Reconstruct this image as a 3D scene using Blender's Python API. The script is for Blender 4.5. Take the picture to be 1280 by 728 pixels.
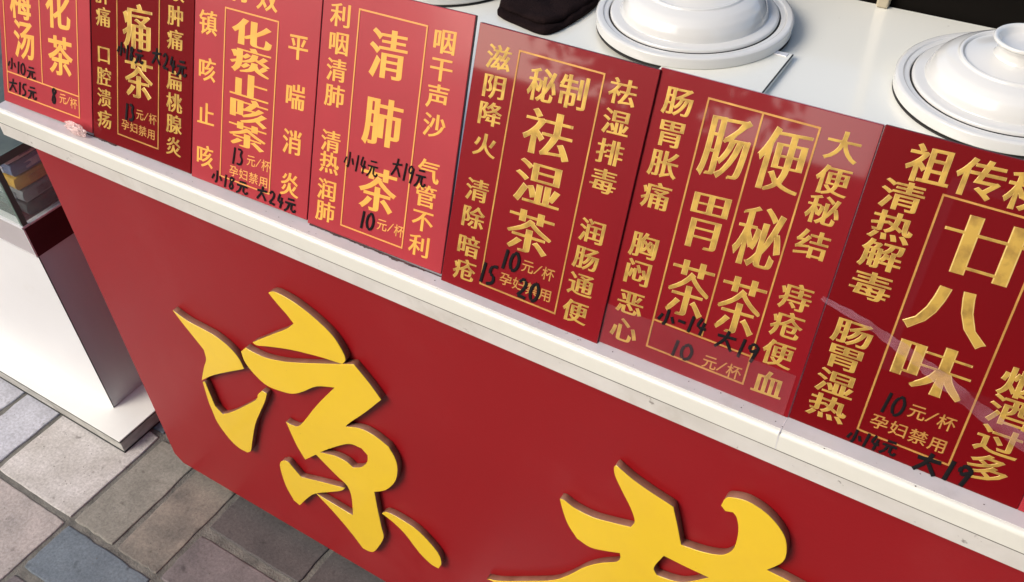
import bpy, bmesh, math, random
from mathutils import Vector, Matrix, noise

random.seed(7)
for o in list(bpy.data.objects):
    bpy.data.objects.remove(o, do_unlink=True)
sc = bpy.context.scene
col = sc.collection
R_ = math.radians

# ---------------------------------------------------------------- camera
cam_data = bpy.data.cameras.new('camera')
cam = bpy.data.objects.new('camera', cam_data)
col.objects.link(cam)
RC = ((0.8457, 0.5322, -0.0393), (0.3357, -0.5878, -0.7361), (-0.4149, 0.6093, -0.6757))
M = Matrix((
    (RC[0][0], -RC[1][0], -RC[2][0], 1.3016),
    (RC[0][1], -RC[1][1], -RC[2][1], -0.6212),
    (RC[0][2], -RC[1][2], -RC[2][2], 1.6033),
    (0, 0, 0, 1)))
loc, rot, _ = M.decompose()
cam.location = loc
cam.rotation_mode = 'QUATERNION'
cam.rotation_quaternion = rot
cam_data.sensor_width = 36
cam_data.lens = 1170.99 / 1280 * 36
cam_data.clip_start = 0.02
cam_data.clip_end = 2000
sc.camera = cam

# ---------------------------------------------------------------- light
W = bpy.data.worlds.new('World')
sc.world = W
W.use_nodes = True
nt = W.node_tree
sky = nt.nodes.new('ShaderNodeTexSky')
sky.sky_type = 'NISHITA'
sky.sun_disc = False
SUN = Vector((-0.44, -0.68, 0.60)).normalized()
sky.sun_elevation = math.asin(SUN.z)
sky.sun_rotation = math.atan2(SUN.x, SUN.y)
sky.air_density = 1.0
sky.dust_density = 3.6
sky.ozone_density = 0.6
nt.links.new(sky.outputs[0], nt.nodes['Background'].inputs[0])
nt.nodes['Background'].inputs[1].default_value = 0.15
ld = bpy.data.lights.new('sun', 'SUN')
ld.energy = 1.75
ld.angle = R_(32)
ld.color = (1.0, 0.97, 0.93)
sun = bpy.data.objects.new('sun', ld)
col.objects.link(sun)
sun.rotation_mode = 'QUATERNION'
sun.rotation_quaternion = SUN.to_track_quat('Z', 'Y')
sc.view_settings.view_transform = 'Standard'
sc.view_settings.look = 'None'
sc.view_settings.gamma = 1
sc.view_settings.exposure = 0.30

# ---------------------------------------------------------------- helpers
def tag(o, label=None, cat=None, group=None, kind=None):
    if label: o['label'] = label
    if cat: o['category'] = cat
    if group: o['group'] = group
    if kind: o['kind'] = kind
    return o

def empty(name, loc=(0, 0, 0), parent=None):
    o = bpy.data.objects.new(name, None)
    o.empty_display_size = 0.05
    col.objects.link(o)
    o.location = loc
    if parent: o.parent = parent
    return o

def link(name, me, mat, parent=None, loc=(0, 0, 0), rot=None):
    if mat is not None and not me.materials: me.materials.append(mat)
    o = bpy.data.objects.new(name, me)
    col.objects.link(o)
    if parent: o.parent = parent
    o.location = loc
    if rot: o.rotation_euler = rot
    return o

def from_bm(name, bm, mat, parent=None, loc=(0, 0, 0), rot=None, smooth=False):
    me = bpy.data.meshes.new(name)
    bm.to_mesh(me); bm.free()
    if smooth:
        for p in me.polygons: p.use_smooth = True
    return link(name, me, mat, parent, loc, rot)

def box(bm, x0, x1, y0, y1, z0, z1, bev=0.0, seg=2):
    t = bmesh.new()
    bmesh.ops.create_cube(t, size=1)
    for v in t.verts:
        v.co = Vector(((x0 + x1) / 2 + v.co.x * (x1 - x0), (y0 + y1) / 2 + v.co.y * (y1 - y0), (z0 + z1) / 2 + v.co.z * (z1 - z0)))
    if bev > 0:
        bmesh.ops.bevel(t, geom=t.edges[:], offset=bev, segments=seg, affect='EDGES', profile=0.5)
    me = bpy.data.meshes.new('t'); t.to_mesh(me); t.free()
    bm.from_mesh(me); bpy.data.meshes.remove(me)

def box_obj(name, dims, mat, parent=None, bev=0.0, seg=2, loc=(0, 0, 0), rot=None):
    bm = bmesh.new(); box(bm, *dims, bev, seg)
    return from_bm(name, bm, mat, parent, loc, rot)

def lathe(prof, n=96):
    bm = bmesh.new()
    rings = []
    for r, z in prof:
        if r < 1e-5: rings.append([bm.verts.new((0, 0, z))])
        else: rings.append([bm.verts.new((r * math.cos(2 * math.pi * k / n), r * math.sin(2 * math.pi * k / n), z)) for k in range(n)])
    for a, b in zip(rings, rings[1:]):
        for k in range(n):
            k2 = (k + 1) % n
            if len(a) == 1 and len(b) == 1: continue
            if len(a) == 1: bm.faces.new((a[0], b[k], b[k2]))
            elif len(b) == 1: bm.faces.new((a[k], a[k2], b[0]))
            else: bm.faces.new((a[k], a[k2], b[k2], b[k]))
    bmesh.ops.recalc_face_normals(bm, faces=bm.faces)
    return bm

def smooth_prof(pts, it=2):
    for _ in range(it):
        q = [pts[0]]
        for a, b in zip(pts, pts[1:]):
            q.append((a[0] * .75 + b[0] * .25, a[1] * .75 + b[1] * .25))
            q.append((a[0] * .25 + b[0] * .75, a[1] * .25 + b[1] * .75))
        q.append(pts[-1]); pts = q
    return pts

def round_prof(pts, r, n=4):
    out = [pts[0]]
    for p0, p1, p2 in zip(pts, pts[1:], pts[2:]):
        a, b, c = Vector(p0), Vector(p1), Vector(p2)
        ra = min(r, (a - b).length * .45); rc = min(r, (c - b).length * .45)
        s_, e_ = b + (a - b).normalized() * ra, b + (c - b).normalized() * rc
        for k in range(n + 1):
            t = k / n; q = s_ * (1 - t) ** 2 + b * 2 * t * (1 - t) + e_ * t * t
            out.append((q.x, q.y))
    out.append(pts[-1]); return out

def tube(bm, pts, r, n=8):
    rings = []
    for i, p in enumerate(pts):
        p = Vector(p)
        d = (Vector(pts[min(i + 1, len(pts) - 1)]) - Vector(pts[max(i - 1, 0)])).normalized()
        u = d.orthogonal().normalized(); v = d.cross(u)
        rings.append([bm.verts.new(p + (u * math.cos(a) + v * math.sin(a)) * r) for a in [2 * math.pi * k / n for k in range(n)]])
    for a, b in zip(rings, rings[1:]):
        for k in range(n): bm.faces.new((a[k], a[(k + 1) % n], b[(k + 1) % n], b[k]))
    bm.faces.new(rings[0][::-1]); bm.faces.new(rings[-1])

# ---------------------------------------------------------------- materials
def mat(name, color, rough=0.5, metal=0.0, var=0.0, vscale=8.0, bump=0.0, bscale=60.0, coat=0.0, coat_rough=0.05,
        color2=None, ior=1.5, coat_ior=1.5, rvar=0.0, detail=6.0, stretch=None):
    m = bpy.data.materials.new(name); m.use_nodes = True
    t = m.node_tree; b = t.nodes['Principled BSDF']
    b.inputs['Base Color'].default_value = (*color, 1)
    b.inputs['Roughness'].default_value = rough
    b.inputs['Metallic'].default_value = metal
    b.inputs['IOR'].default_value = ior
    b.inputs['Coat Weight'].default_value = coat
    b.inputs['Coat Roughness'].default_value = coat_rough
    b.inputs['Coat IOR'].default_value = coat_ior
    tc = t.nodes.new('ShaderNodeTexCoord')
    src = tc.outputs['Object']
    if stretch:
        mp = t.nodes.new('ShaderNodeMapping'); mp.inputs['Scale'].default_value = stretch
        t.links.new(src, mp.inputs[0]); src = mp.outputs[0]
    if var or color2 or rvar:
        n = t.nodes.new('ShaderNodeTexNoise'); n.inputs['Scale'].default_value = vscale
        n.inputs['Detail'].default_value = detail; n.inputs['Roughness'].default_value = 0.6
        t.links.new(src, n.inputs['Vector'])
        r = t.nodes.new('ShaderNodeValToRGB')
        r.color_ramp.elements[0].position = 0.32; r.color_ramp.elements[1].position = 0.68
        c2 = color2 if color2 else tuple(c * (1 - var) for c in color)
        r.color_ramp.elements[0].color = (*c2, 1); r.color_ramp.elements[1].color = (*color, 1)
        t.links.new(n.outputs[0], r.inputs[0]); t.links.new(r.outputs[0], b.inputs['Base Color'])
        if rvar:
            mr = t.nodes.new('ShaderNodeMapRange'); mr.inputs[3].default_value = max(0, rough - rvar); mr.inputs[4].default_value = rough + rvar
            t.links.new(n.outputs[0], mr.inputs[0]); t.links.new(mr.outputs[0], b.inputs['Roughness'])
    if bump:
        n2 = t.nodes.new('ShaderNodeTexNoise'); n2.inputs['Scale'].default_value = bscale; n2.inputs['Detail'].default_value = 4
        t.links.new(src, n2.inputs['Vector'])
        bp = t.nodes.new('ShaderNodeBump'); bp.inputs['Strength'].default_value = bump; bp.inputs['Distance'].default_value = 0.002
        t.links.new(n2.outputs[0], bp.inputs['Height']); t.links.new(bp.outputs[0], b.inputs['Normal'])
        if coat: t.links.new(bp.outputs[0], b.inputs['Coat Normal'])
    return m

def stone_mat(name, color, dark, seed):
    m = bpy.data.materials.new(name); m.use_nodes = True
    t = m.node_tree; b = t.nodes['Principled BSDF']
    tc = t.nodes.new('ShaderNodeTexCoord')
    mp = t.nodes.new('ShaderNodeMapping'); mp.inputs['Location'].default_value = (seed * 3.1, seed * 1.7, seed)
    t.links.new(tc.outputs['Object'], mp.inputs[0])
    n1 = t.nodes.new('ShaderNodeTexNoise'); n1.inputs['Scale'].default_value = 14; n1.inputs['Detail'].default_value = 8; n1.inputs['Roughness'].default_value = 0.65
    n2 = t.nodes.new('ShaderNodeTexNoise'); n2.inputs['Scale'].default_value = 160; n2.inputs['Detail'].default_value = 5; n2.inputs['Roughness'].default_value = 0.7
    n3 = t.nodes.new('ShaderNodeTexNoise'); n3.inputs['Scale'].default_value = 38; n3.inputs['Detail'].default_value = 3
    for n in (n1, n2, n3): t.links.new(mp.outputs[0], n.inputs['Vector'])
    r1 = t.nodes.new('ShaderNodeValToRGB'); r1.color_ramp.elements[0].position = .35; r1.color_ramp.elements[1].position = .65
    r1.color_ramp.elements[0].color = (*dark, 1); r1.color_ramp.elements[1].color = (*color, 1)
    t.links.new(n1.outputs[0], r1.inputs[0])
    r2 = t.nodes.new('ShaderNodeValToRGB'); r2.color_ramp.elements[0].position = .3; r2.color_ramp.elements[1].position = .62
    r2.color_ramp.elements[0].color = (.62, .61, .6, 1); r2.color_ramp.elements[1].color = (1, 1, 1, 1)
    t.links.new(n2.outputs[0], r2.inputs[0])
    r3 = t.nodes.new('ShaderNodeValToRGB'); r3.color_ramp.elements[0].position = .27; r3.color_ramp.elements[1].position = .36
    r3.color_ramp.elements[0].color = (.45, .43, .42, 1); r3.color_ramp.elements[1].color = (1, 1, 1, 1)
    t.links.new(n3.outputs[0], r3.inputs[0])
    mx = t.nodes.new('ShaderNodeMix'); mx.data_type = 'RGBA'; mx.blend_type = 'MULTIPLY'; mx.inputs[0].default_value = 1
    t.links.new(r1.outputs[0], mx.inputs[6]); t.links.new(r2.outputs[0], mx.inputs[7])
    mx2 = t.nodes.new('ShaderNodeMix'); mx2.data_type = 'RGBA'; mx2.blend_type = 'MULTIPLY'; mx2.inputs[0].default_value = .8
    t.links.new(mx.outputs[2], mx2.inputs[6]); t.links.new(r3.outputs[0], mx2.inputs[7])
    t.links.new(mx2.outputs[2], b.inputs['Base Color'])
    b.inputs['Roughness'].default_value = .62
    bp = t.nodes.new('ShaderNodeBump'); bp.inputs['Strength'].default_value = .5; bp.inputs['Distance'].default_value = .0015
    t.links.new(n2.outputs[0], bp.inputs['Height']); t.links.new(bp.outputs[0], b.inputs['Normal'])
    return m

def foil_mat(name, bright, dull):
    m = bpy.data.materials.new(name); m.use_nodes = True
    t = m.node_tree; b = t.nodes['Principled BSDF']
    tc = t.nodes.new('ShaderNodeTexCoord')
    n = t.nodes.new('ShaderNodeTexNoise'); n.inputs['Scale'].default_value = 55; n.inputs['Detail'].default_value = 6
    t.links.new(tc.outputs['Object'], n.inputs['Vector'])
    r = t.nodes.new('ShaderNodeValToRGB'); r.color_ramp.elements[0].position = .36; r.color_ramp.elements[1].position = .55
    r.color_ramp.elements[0].color = (*dull, 1); r.color_ramp.elements[1].color = (*bright, 1)
    t.links.new(n.outputs[0], r.inputs[0]); t.links.new(r.outputs[0], b.inputs['Base Color'])
    b.inputs['Metallic'].default_value = .35; b.inputs['Roughness'].default_value = .42
    bp = t.nodes.new('ShaderNodeBump'); bp.inputs['Strength'].default_value = .18; bp.inputs['Distance'].default_value = .001
    t.links.new(n.outputs[0], bp.inputs['Height']); t.links.new(bp.outputs[0], b.inputs['Normal'])
    return m

def film_mat(name, color, alpha, rough, bump=.4, bscale=30):
    m = bpy.data.materials.new(name); m.use_nodes = True
    t = m.node_tree; b = t.nodes['Principled BSDF']
    b.inputs['Base Color'].default_value = (*color, 1); b.inputs['Roughness'].default_value = rough
    tc = t.nodes.new('ShaderNodeTexCoord')
    n = t.nodes.new('ShaderNodeTexNoise'); n.inputs['Scale'].default_value = bscale; n.inputs['Detail'].default_value = 4
    t.links.new(tc.outputs['Object'], n.inputs['Vector'])
    mr = t.nodes.new('ShaderNodeMapRange'); mr.inputs[1].default_value = .35; mr.inputs[2].default_value = .7
    mr.inputs[3].default_value = alpha * .5; mr.inputs[4].default_value = min(1, alpha * 1.5)
    t.links.new(n.outputs[0], mr.inputs[0]); t.links.new(mr.outputs[0], b.inputs['Alpha'])
    bp = t.nodes.new('ShaderNodeBump'); bp.inputs['Strength'].default_value = bump; bp.inputs['Distance'].default_value = .002
    t.links.new(n.outputs[0], bp.inputs['Height']); t.links.new(bp.outputs[0], b.inputs['Normal'])
    return m

MT = {}
MT['marble'] = mat('white_countertop', (.87, .86, .765), .30, var=.035, vscale=3, coat=1.0, coat_rough=.10, detail=2)
MT['lip'] = mat('white_stone_edge', (.76, .735, .69), .42, color2=(.60, .57, .515), vscale=9, bump=.3, bscale=90, detail=10)
def grime(m, amount, scale, color, lo=.55, hi=.72, det=10, rough=None):
    t = m.node_tree; b = t.nodes['Principled BSDF']
    tc = t.nodes.new('ShaderNodeTexCoord'); n = t.nodes.new('ShaderNodeTexNoise')
    n.inputs['Scale'].default_value = scale; n.inputs['Detail'].default_value = det; n.inputs['Roughness'].default_value = .7
    t.links.new(tc.outputs['Object'], n.inputs['Vector'])
    mr = t.nodes.new('ShaderNodeMapRange'); mr.inputs[1].default_value = lo; mr.inputs[2].default_value = hi; mr.inputs[4].default_value = amount
    t.links.new(n.outputs[0], mr.inputs[0])
    mx = t.nodes.new('ShaderNodeMix'); mx.data_type = 'RGBA'
    t.links.new(mr.outputs[0], mx.inputs[0])
    src = b.inputs['Base Color'].links
    if src: t.links.new(src[0].from_socket, mx.inputs[6])
    else: mx.inputs[6].default_value = b.inputs['Base Color'].default_value
    mx.inputs[7].default_value = (*color, 1)
    t.links.new(mx.outputs[2], b.inputs['Base Color'])
MT['seam'] = mat('dirty_seam', (.05, .042, .035), .9, color2=(.20, .18, .15), vscale=14)
MT['panel'] = mat('red_counter_panel', (.305, .0055, .009), .40, ior=1.4, var=.06, vscale=3, bump=.06, bscale=260)
MT['board_dark'] = mat('deep_red_acrylic', (.17, .0015, .004), .4, ior=1.22, var=.10, vscale=7, coat=1.0, coat_rough=.012, bump=.014, bscale=9, coat_ior=1.62)
MT['board_mid'] = mat('red_acrylic', (.245, .0035, .009), .4, ior=1.3, var=.12, vscale=7, coat=1.0, coat_rough=.04, bump=.014, bscale=9, coat_ior=1.62)
MT['board_pink'] = mat('pinkish_red_acrylic', (.43, .028, .040), .40, var=.12, vscale=10, coat=.7, coat_rough=.10, bump=.05, bscale=14)  # lighter, pinker red than the other boards
MT['edge_dark'] = mat('board_edge_maroon', (.035, .006, .008), .4)
MT['edge_light'] = mat('board_edge_clear', (.75, .55, .56), .25)
MT['gold'] = foil_mat('gold_foil', (.62, .39, .075), (.36, .21, .045))
MT['gold_rim'] = mat('gold_foil_rim', (.80, .58, .20), .4, metal=.2, color2=(.68, .44, .11), vscale=70)
MT['goldline'] = mat('gold_line', (.70, .38, .09), .4, metal=.3, color2=(.46, .21, .05), vscale=30)
MT['orange'] = mat('orange_yellow_film', (.86, .46, .075), .45, color2=(.78, .36, .06), vscale=26)
MT['orangeline'] = mat('orange_line', (.78, .36, .08), .5)
MT['marker'] = mat('black_marker', (.004, .003, .004), .75, ior=1.3)
MT['face'] = mat('yellow_acrylic', (.93, .62, .020), .4, var=.05, vscale=5, coat=.4, bump=.05, bscale=300)
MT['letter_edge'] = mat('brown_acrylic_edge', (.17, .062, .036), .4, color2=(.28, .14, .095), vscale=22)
MT['ceramic'] = mat('white_glazed_ceramic', (.72, .71, .67), .25, coat=1.0, coat_rough=.03, bump=.12, bscale=22, var=.02, vscale=9)
MT['ledge'] = mat('grey_ledge_reflection_tint', (.60, .565, .57), .35, color2=(.52, .49, .485), vscale=14, coat=.6, coat_rough=.12)  # grey strip; lavender reflection of signs and sky put into its colour
MT['shadowgap'] = mat('dark_gap', (.03, .028, .026), .8)
MT['cloth'] = mat('dark_brown_cloth', (.016, .009, .009), .95, ior=1.15, var=.4, vscale=30, bump=.9, bscale=320)
MT['residue'] = mat('black_adhesive', (.025, .015, .015), .85, color2=(.09, .04, .04), vscale=90)
MT['black'] = mat('black_panel', (.006, .005, .004), .9, ior=1.15)
MT['beige'] = mat('beige_post', (.48, .42, .30), .5, var=.2)
MT['white_lam'] = mat('white_laminate', (.84, .84, .845), .35, var=.04, vscale=4, bump=.05)
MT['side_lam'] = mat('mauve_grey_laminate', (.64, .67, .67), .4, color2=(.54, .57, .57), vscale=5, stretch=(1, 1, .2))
MT['band'] = mat('grey_band_laminate', (.50, .46, .47), .4, var=.1)
MT['maroon'] = mat('dark_maroon_trim', (.060, .010, .014), .45, var=.3, vscale=20)
MT['trim_edge'] = mat('pale_metal_trim', (.85, .84, .84), .35, metal=.4)
MT['dark_edge'] = mat('dark_edge_strip', (.03, .03, .028), .5)
MT['plinth_top'] = mat('cream_plinth_top', (.88, .88, .82), .35, var=.08, vscale=6)
MT['plinth_side'] = mat('plinth_side', (.55, .54, .50), .6, color2=(.32, .31, .28), vscale=24, stretch=(1, 1, 3))
MT['grout'] = mat('grey_mortar', (.20, .19, .165), .9, color2=(.10, .095, .085), vscale=30, bump=1.0, bscale=220)
MT['pavement'] = mat('pavement_grey', (.34, .33, .31), .85, var=.25, vscale=3)
MT['asphalt'] = mat('asphalt', (.06, .06, .06), .9, var=.3, vscale=5)
MT['tape'] = film_mat('clear_tape', (.62, .32, .40), .18, .12)
MT['tape_crumple'] = film_mat('crumpled_tape', (.90, .66, .62), .60, .2, .8, 60)
MT['clear'] = film_mat('clear_acrylic_strip', (.62, .34, .38), .05, .10, .1, 6)
MT['glass'] = None
g = bpy.data.materials.new('green_glass'); g.use_nodes = True
gb = g.node_tree.nodes['Principled BSDF']
gb.inputs['Base Color'].default_value = (.55, .72, .66, 1); gb.inputs['Roughness'].default_value = .03; gb.inputs['Alpha'].default_value = .16
MT['glass'] = g
MT['glass_dark'] = mat('dark_green_glass_lid', (.10, .115, .085), .12, color2=(.05, .06, .05), vscale=12)
MT['green_edge'] = mat('dark_green_glass_edge', (.085, .135, .11), .4)

grime(MT['lip'], .55, 7, (.42, .36, .27), .56, .75)
grime(MT['lip'], .8, 55, (.22, .19, .16), .68, .74, 3)
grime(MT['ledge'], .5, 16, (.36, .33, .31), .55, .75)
grime(MT['marble'], .22, 4, (.60, .58, .50), .5, .7)
grime(MT['marble'], .7, 70, (.40, .36, .30), .74, .78, 2)
grime(MT['panel'], .35, 3, (.34, .045, .045), .52, .75, 12)
grime(MT['panel'], .5, 90, (.42, .12, .11), .74, .78, 2)
grime(MT['face'], .25, 8, (.80, .47, .03), .5, .75, 12)
grime(MT['face'], .6, 110, (.45, .27, .06), .75, .79, 2)
grime(MT['ceramic'], .25, 12, (.62, .60, .52), .6, .8, 8)
grime(MT['white_lam'], .3, 6, (.62, .58, .52), .58, .78)

# ---------------------------------------------------------------- glyphs
_font_cache = {}
RES = 4
def _text_splines(ch):
    cu = bpy.data.curves.new('glyph', 'FONT'); cu.body = ch; cu.size = 1; cu.resolution_u = RES; cu.fill_mode = 'NONE'
    o = bpy.data.objects.new('glyph', cu); col.objects.link(o)
    dg = bpy.context.evaluated_depsgraph_get()
    me = bpy.data.meshes.new_from_object(o.evaluated_get(dg))
    bm = bmesh.new(); bm.from_mesh(me)
    loops = []; seen = set()
    for v0 in bm.verts:
        if v0.index in seen or not v0.link_edges: continue
        loop = [v0]; seen.add(v0.index); cur = v0
        while True:
            nx = None
            for e in cur.link_edges:
                w = e.other_vert(cur)
                if w.index not in seen: nx = w; break
            if nx is None: break
            seen.add(nx.index); loop.append(nx); cur = nx
        pts = [(v.co.x, v.co.y) for v in loop]
        loops.append(pts)
    bm.free(); bpy.data.meshes.remove(me)
    bpy.data.objects.remove(o); bpy.data.curves.remove(cu)
    return loops

def area(p):
    return sum(p[i][0] * p[(i + 1) % len(p)][1] - p[(i + 1) % len(p)][0] * p[i][1] for i in range(len(p))) / 2

def inside(pt, poly):
    x, y = pt; c = False
    for i in range(len(poly)):
        x1, y1 = poly[i]; x2, y2 = poly[i - 1]
        if (y1 > y) != (y2 > y) and x < (x2 - x1) * (y - y1) / (y2 - y1) + x1: c = not c
    return c

_ref = None
def glyph_mesh(ch, ax, ay, h):
    """one character as a mesh in em units: the flat face at z = h and a sloping rim that widens
    the strokes by ax across verticals and ay across horizontals"""
    global _ref
    if _ref is None:
        l = _text_splines('国'); xs = [p[0] for q in l for p in q]; ys = [p[1] for q in l for p in q]
        _ref = ((min(xs) + max(xs)) / 2, (min(ys) + max(ys)) / 2, max(xs) - min(xs), max(ys) - min(ys))
    key = (ch, ax, ay)
    if key in _font_cache: return _font_cache[key]
    if ch == '/': loops = [[(.18, -.30 + .33), (.27, -.30 + .33), (.80, .45 + .33), (.71, .45 + .33)]]
    else: loops = [q for q in _text_splines(ch) if len(q) > 2]
    if ay < 0:
        thin = []
        for i, q in enumerate(loops):
            depth = sum(1 for j, w in enumerate(loops) if j != i and inside(q[0], w))
            if (area(q) > 0) != (depth % 2 == 0): q = q[::-1]
            n = len(q); out = []
            for k in range(n):
                (x0, y0), (x1, y1), (x2, y2) = q[k - 1], q[k], q[(k + 1) % n]
                a = -(x1 - x0) / (math.hypot(x1 - x0, y1 - y0) or 1); b = -(x2 - x1) / (math.hypot(x2 - x1, y2 - y1) or 1)
                m_ = a if abs(a) > abs(b) else b
                out.append((x1, y1 + ay * (m_ * min(1, abs(m_) * 1.3))))
            thin.append(out)
        loops = thin
    me = fill_loops('face', loops, 0)
    bm = bmesh.new(); bm.from_mesh(me); bpy.data.meshes.remove(me)
    for v in bm.verts: v.co.z = 1
    for i, q in enumerate(loops):
        cl = [q[0]]
        for p in q[1:]:
            if (p[0] - cl[-1][0]) ** 2 + (p[1] - cl[-1][1]) ** 2 > 1e-6: cl.append(p)
        if len(cl) < 3: continue
        depth = sum(1 for j, w in enumerate(loops) if j != i and inside(cl[0], w))
        if (area(cl) > 0) != (depth % 2 == 0): cl = cl[::-1]
        n = len(cl); ins = []; outs = []
        for k in range(n):
            p0, p1, p2 = cl[k - 1], cl[k], cl[(k + 1) % n]
            ns = []
            for a, b in ((p0, p1), (p1, p2)):
                dx, dy = b[0] - a[0], b[1] - a[1]; L = math.hypot(dx, dy) or 1
                nx, ny = dy / L, -dx / L
                ns.append((nx, ny, math.hypot(ax * nx, max(ay, .006) * ny)))
            (n1x, n1y, d1), (n2x, n2y, d2) = ns
            det = n1x * n2y - n1y * n2x
            if abs(det) < .25: ox, oy = (n1x * d1 + n2x * d2) / 2, (n1y * d1 + n2y * d2) / 2
            else: ox = (d1 * n2y - d2 * n1y) / det; oy = (n1x * d2 - n2x * d1) / det
            L = math.hypot(ox, oy); lim = 1.5 * max(ax, ay)
            if L > lim: ox *= lim / L; oy *= lim / L
            ins.append(bm.verts.new((p1[0], p1[1], 1)))
            outs.append((bm.verts.new((p1[0] + ox * .6, p1[1] + oy * .6, .9)), bm.verts.new((p1[0] + ox, p1[1] + oy, 0))))
        for k in range(n):
            k2 = (k + 1) % n
            bm.faces.new((ins[k], outs[k][0], outs[k2][0], ins[k2]))
            bm.faces.new((outs[k][0], outs[k][1], outs[k2][1], outs[k2][0]))
    cx, cy, w, hh = _ref
    for v in bm.verts: v.co.x = (v.co.x - cx) / w; v.co.y = (v.co.y - cy) / hh
    _font_cache[key] = bm
    return bm

def fill_loops(name, loops, depth=0.0, bev=0.0):
    """closed 2-D loops -> mesh in the local xy plane"""
    cu = bpy.data.curves.new('fill', 'CURVE'); cu.dimensions = '2D'; cu.fill_mode = 'BOTH'
    cu.extrude = depth / 2; cu.bevel_depth = bev; cu.bevel_resolution = 0
    for q in loops:
        sp = cu.splines.new('POLY'); sp.points.add(len(q) - 1); sp.use_cyclic_u = True
        for p, c in zip(sp.points, q): p.co = (c[0], c[1], 0, 1)
    o = bpy.data.objects.new('fill', cu); col.objects.link(o)
    dg = bpy.context.evaluated_depsgraph_get()
    me = bpy.data.meshes.new_from_object(o.evaluated_get(dg)); me.name = name
    bpy.data.objects.remove(o); bpy.data.curves.remove(cu)
    return me

_ch_mesh = {}
def lettering(name, items, m, parent, h=.00018, ax=.027, ay=-.004, shear=.05):
    """items: (char, x, s, width, height) in board coordinates -> one cut-out character object each"""
    for ch, x, s, w, hh in items:
        key = (ch, ax, ay, round(w, 4), round(hh, 4), shear, m.name)
        if key not in _ch_mesh:
            bm = glyph_mesh(ch, ax, ay, h)
            me = bpy.data.meshes.new(name); bm.to_mesh(me)
            for v in me.vertices:
                u, q, z = v.co
                v.co = (u * w, (q + shear * u) * hh, z * h)
            me.materials.append(m)
            if m is MT['gold']:
                me.materials.append(MT['gold_rim'])
                for p in me.polygons:
                    if min(me.vertices[i].co.z for i in p.vertices) < h * .5: p.material_index = 1
            _ch_mesh[key] = me
        link(name, _ch_mesh[key], None, parent, (x, s, .0001))

WD = {'1': .34, '小': .9, '大': .95, '元': 1.0, '杯': 1.0, '-': .5}
HAND = {
 '0': [[(.5, 1), (.15, .8), (.1, .35), (.4, 0), (.8, .2), (.85, .7), (.5, 1)]],
 '1': [[(.55, 1), (.5, .5), (.45, 0)]],
 '2': [[(.1, .75), (.4, 1), (.8, .8), (.6, .4), (.1, .05), (.5, .1), (.95, .05)]],
 '3': [[(.1, .95), (.7, .95), (.4, .6), (.8, .4), (.6, .05), (.1, .08)]],
 '4': [[(.4, 1), (.1, .4), (.95, .45)], [(.7, .8), (.62, 0)]],
 '5': [[(.85, .98), (.3, .95), (.2, .55), (.7, .5), (.75, .15), (.15, .03)]],
 '8': [[(.8, .85), (.4, 1), (.2, .75), (.75, .35), (.6, .02), (.2, .12), (.35, .5), (.8, .85)]],
 '9': [[(.8, .8), (.4, 1), (.1, .7), (.4, .48), (.8, .75), (.8, .85), (.7, .4), (.6, 0)]],
 '小': [[(.5, 1), (.52, .5), (.48, .02), (.35, .15)], [(.22, .65), (.05, .25)], [(.78, .65), (.98, .3)]],
 '大': [[(.05, .62), (.95, .72)], [(.52, 1), (.48, .55), (.08, .0)], [(.52, .5), (.92, .02)]],
 '元': [[(.25, .92), (.8, .95)], [(.05, .62), (.95, .66)], [(.4, .6), (.3, .2), (.05, 0)], [(.62, .62), (.6, .15), (.95, .1), (.97, .3)]],
 '-': [[(.1, .5), (.9, .5)]],
 '杯': [[(.05, .7), (.45, .75)], [(.25, 1), (.25, 0)], [(.25, .6), (.02, .25)], [(.5, .9), (.98, .92)], [(.75, .9), (.5, .4)], [(.74, .7), (.74, 0)], [(.8, .6), (.97, .4)]],
}
def handwriting(name, items, parent, m=None):
    """items: (text, x0, s0, x1, s1, height, pen radius): text written from left point to right point"""
    for text, x0, s0, x1, s1, h, r in items:
        bm = bmesh.new()
        tot = sum(WD.get(c, .62) for c in text); dr = Vector((x1 - x0, s1 - s0, 0)); unit = dr.length / tot; dr.normalize(); pos = 0
        for i, ch in enumerate(text):
            o0 = Vector((x0, s0, 0)) + dr * pos
            w = unit * WD.get(ch, .62) * .86; pos += unit * WD.get(ch, .62)
            j = (i * 37 % 7 - 3) * .012 * h
            for st in HAND[ch]:
                st2 = []
                for a, b in zip(st, st[1:]):
                    for k in range(3):
                        f = k / 3; st2.append((a[0] + (b[0] - a[0]) * f, a[1] + (b[1] - a[1]) * f))
                st2.append(st[-1])
                for _ in range(2):
                    st2 = [st2[0]] + [((st2[k - 1][0] + 2 * st2[k][0] + st2[k + 1][0]) / 4, (st2[k - 1][1] + 2 * st2[k][1] + st2[k + 1][1]) / 4) for k in range(1, len(st2) - 1)] + [st2[-1]]
                pts = [o0 + Vector((p[0] * w + p[1] * .08 * h, (p[1] - .5) * h + j, 0)) for p in st2]
                tube(bm, pts, r * 1.2, 6)
        for v in bm.verts: v.co.z *= .18
        from_bm(name, bm, m or MT['marker'], parent, (0, 0, .0009))

# ---------------------------------------------------------------- ground and paving
ground = empty('pavement_ground')
tag(ground, 'grey street pavement of large worn stone pavers with wide mortar joints', kind='structure')
bm = bmesh.new()
bmesh.ops.create_grid(bm, x_segments=1, y_segments=1, size=1)
for v in bm.verts: v.co = Vector((v.co.x * 60, v.co.y * 60, -.0035))
link_m = from_bm('mortar_bed', bm, MT['grout'], ground)

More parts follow.
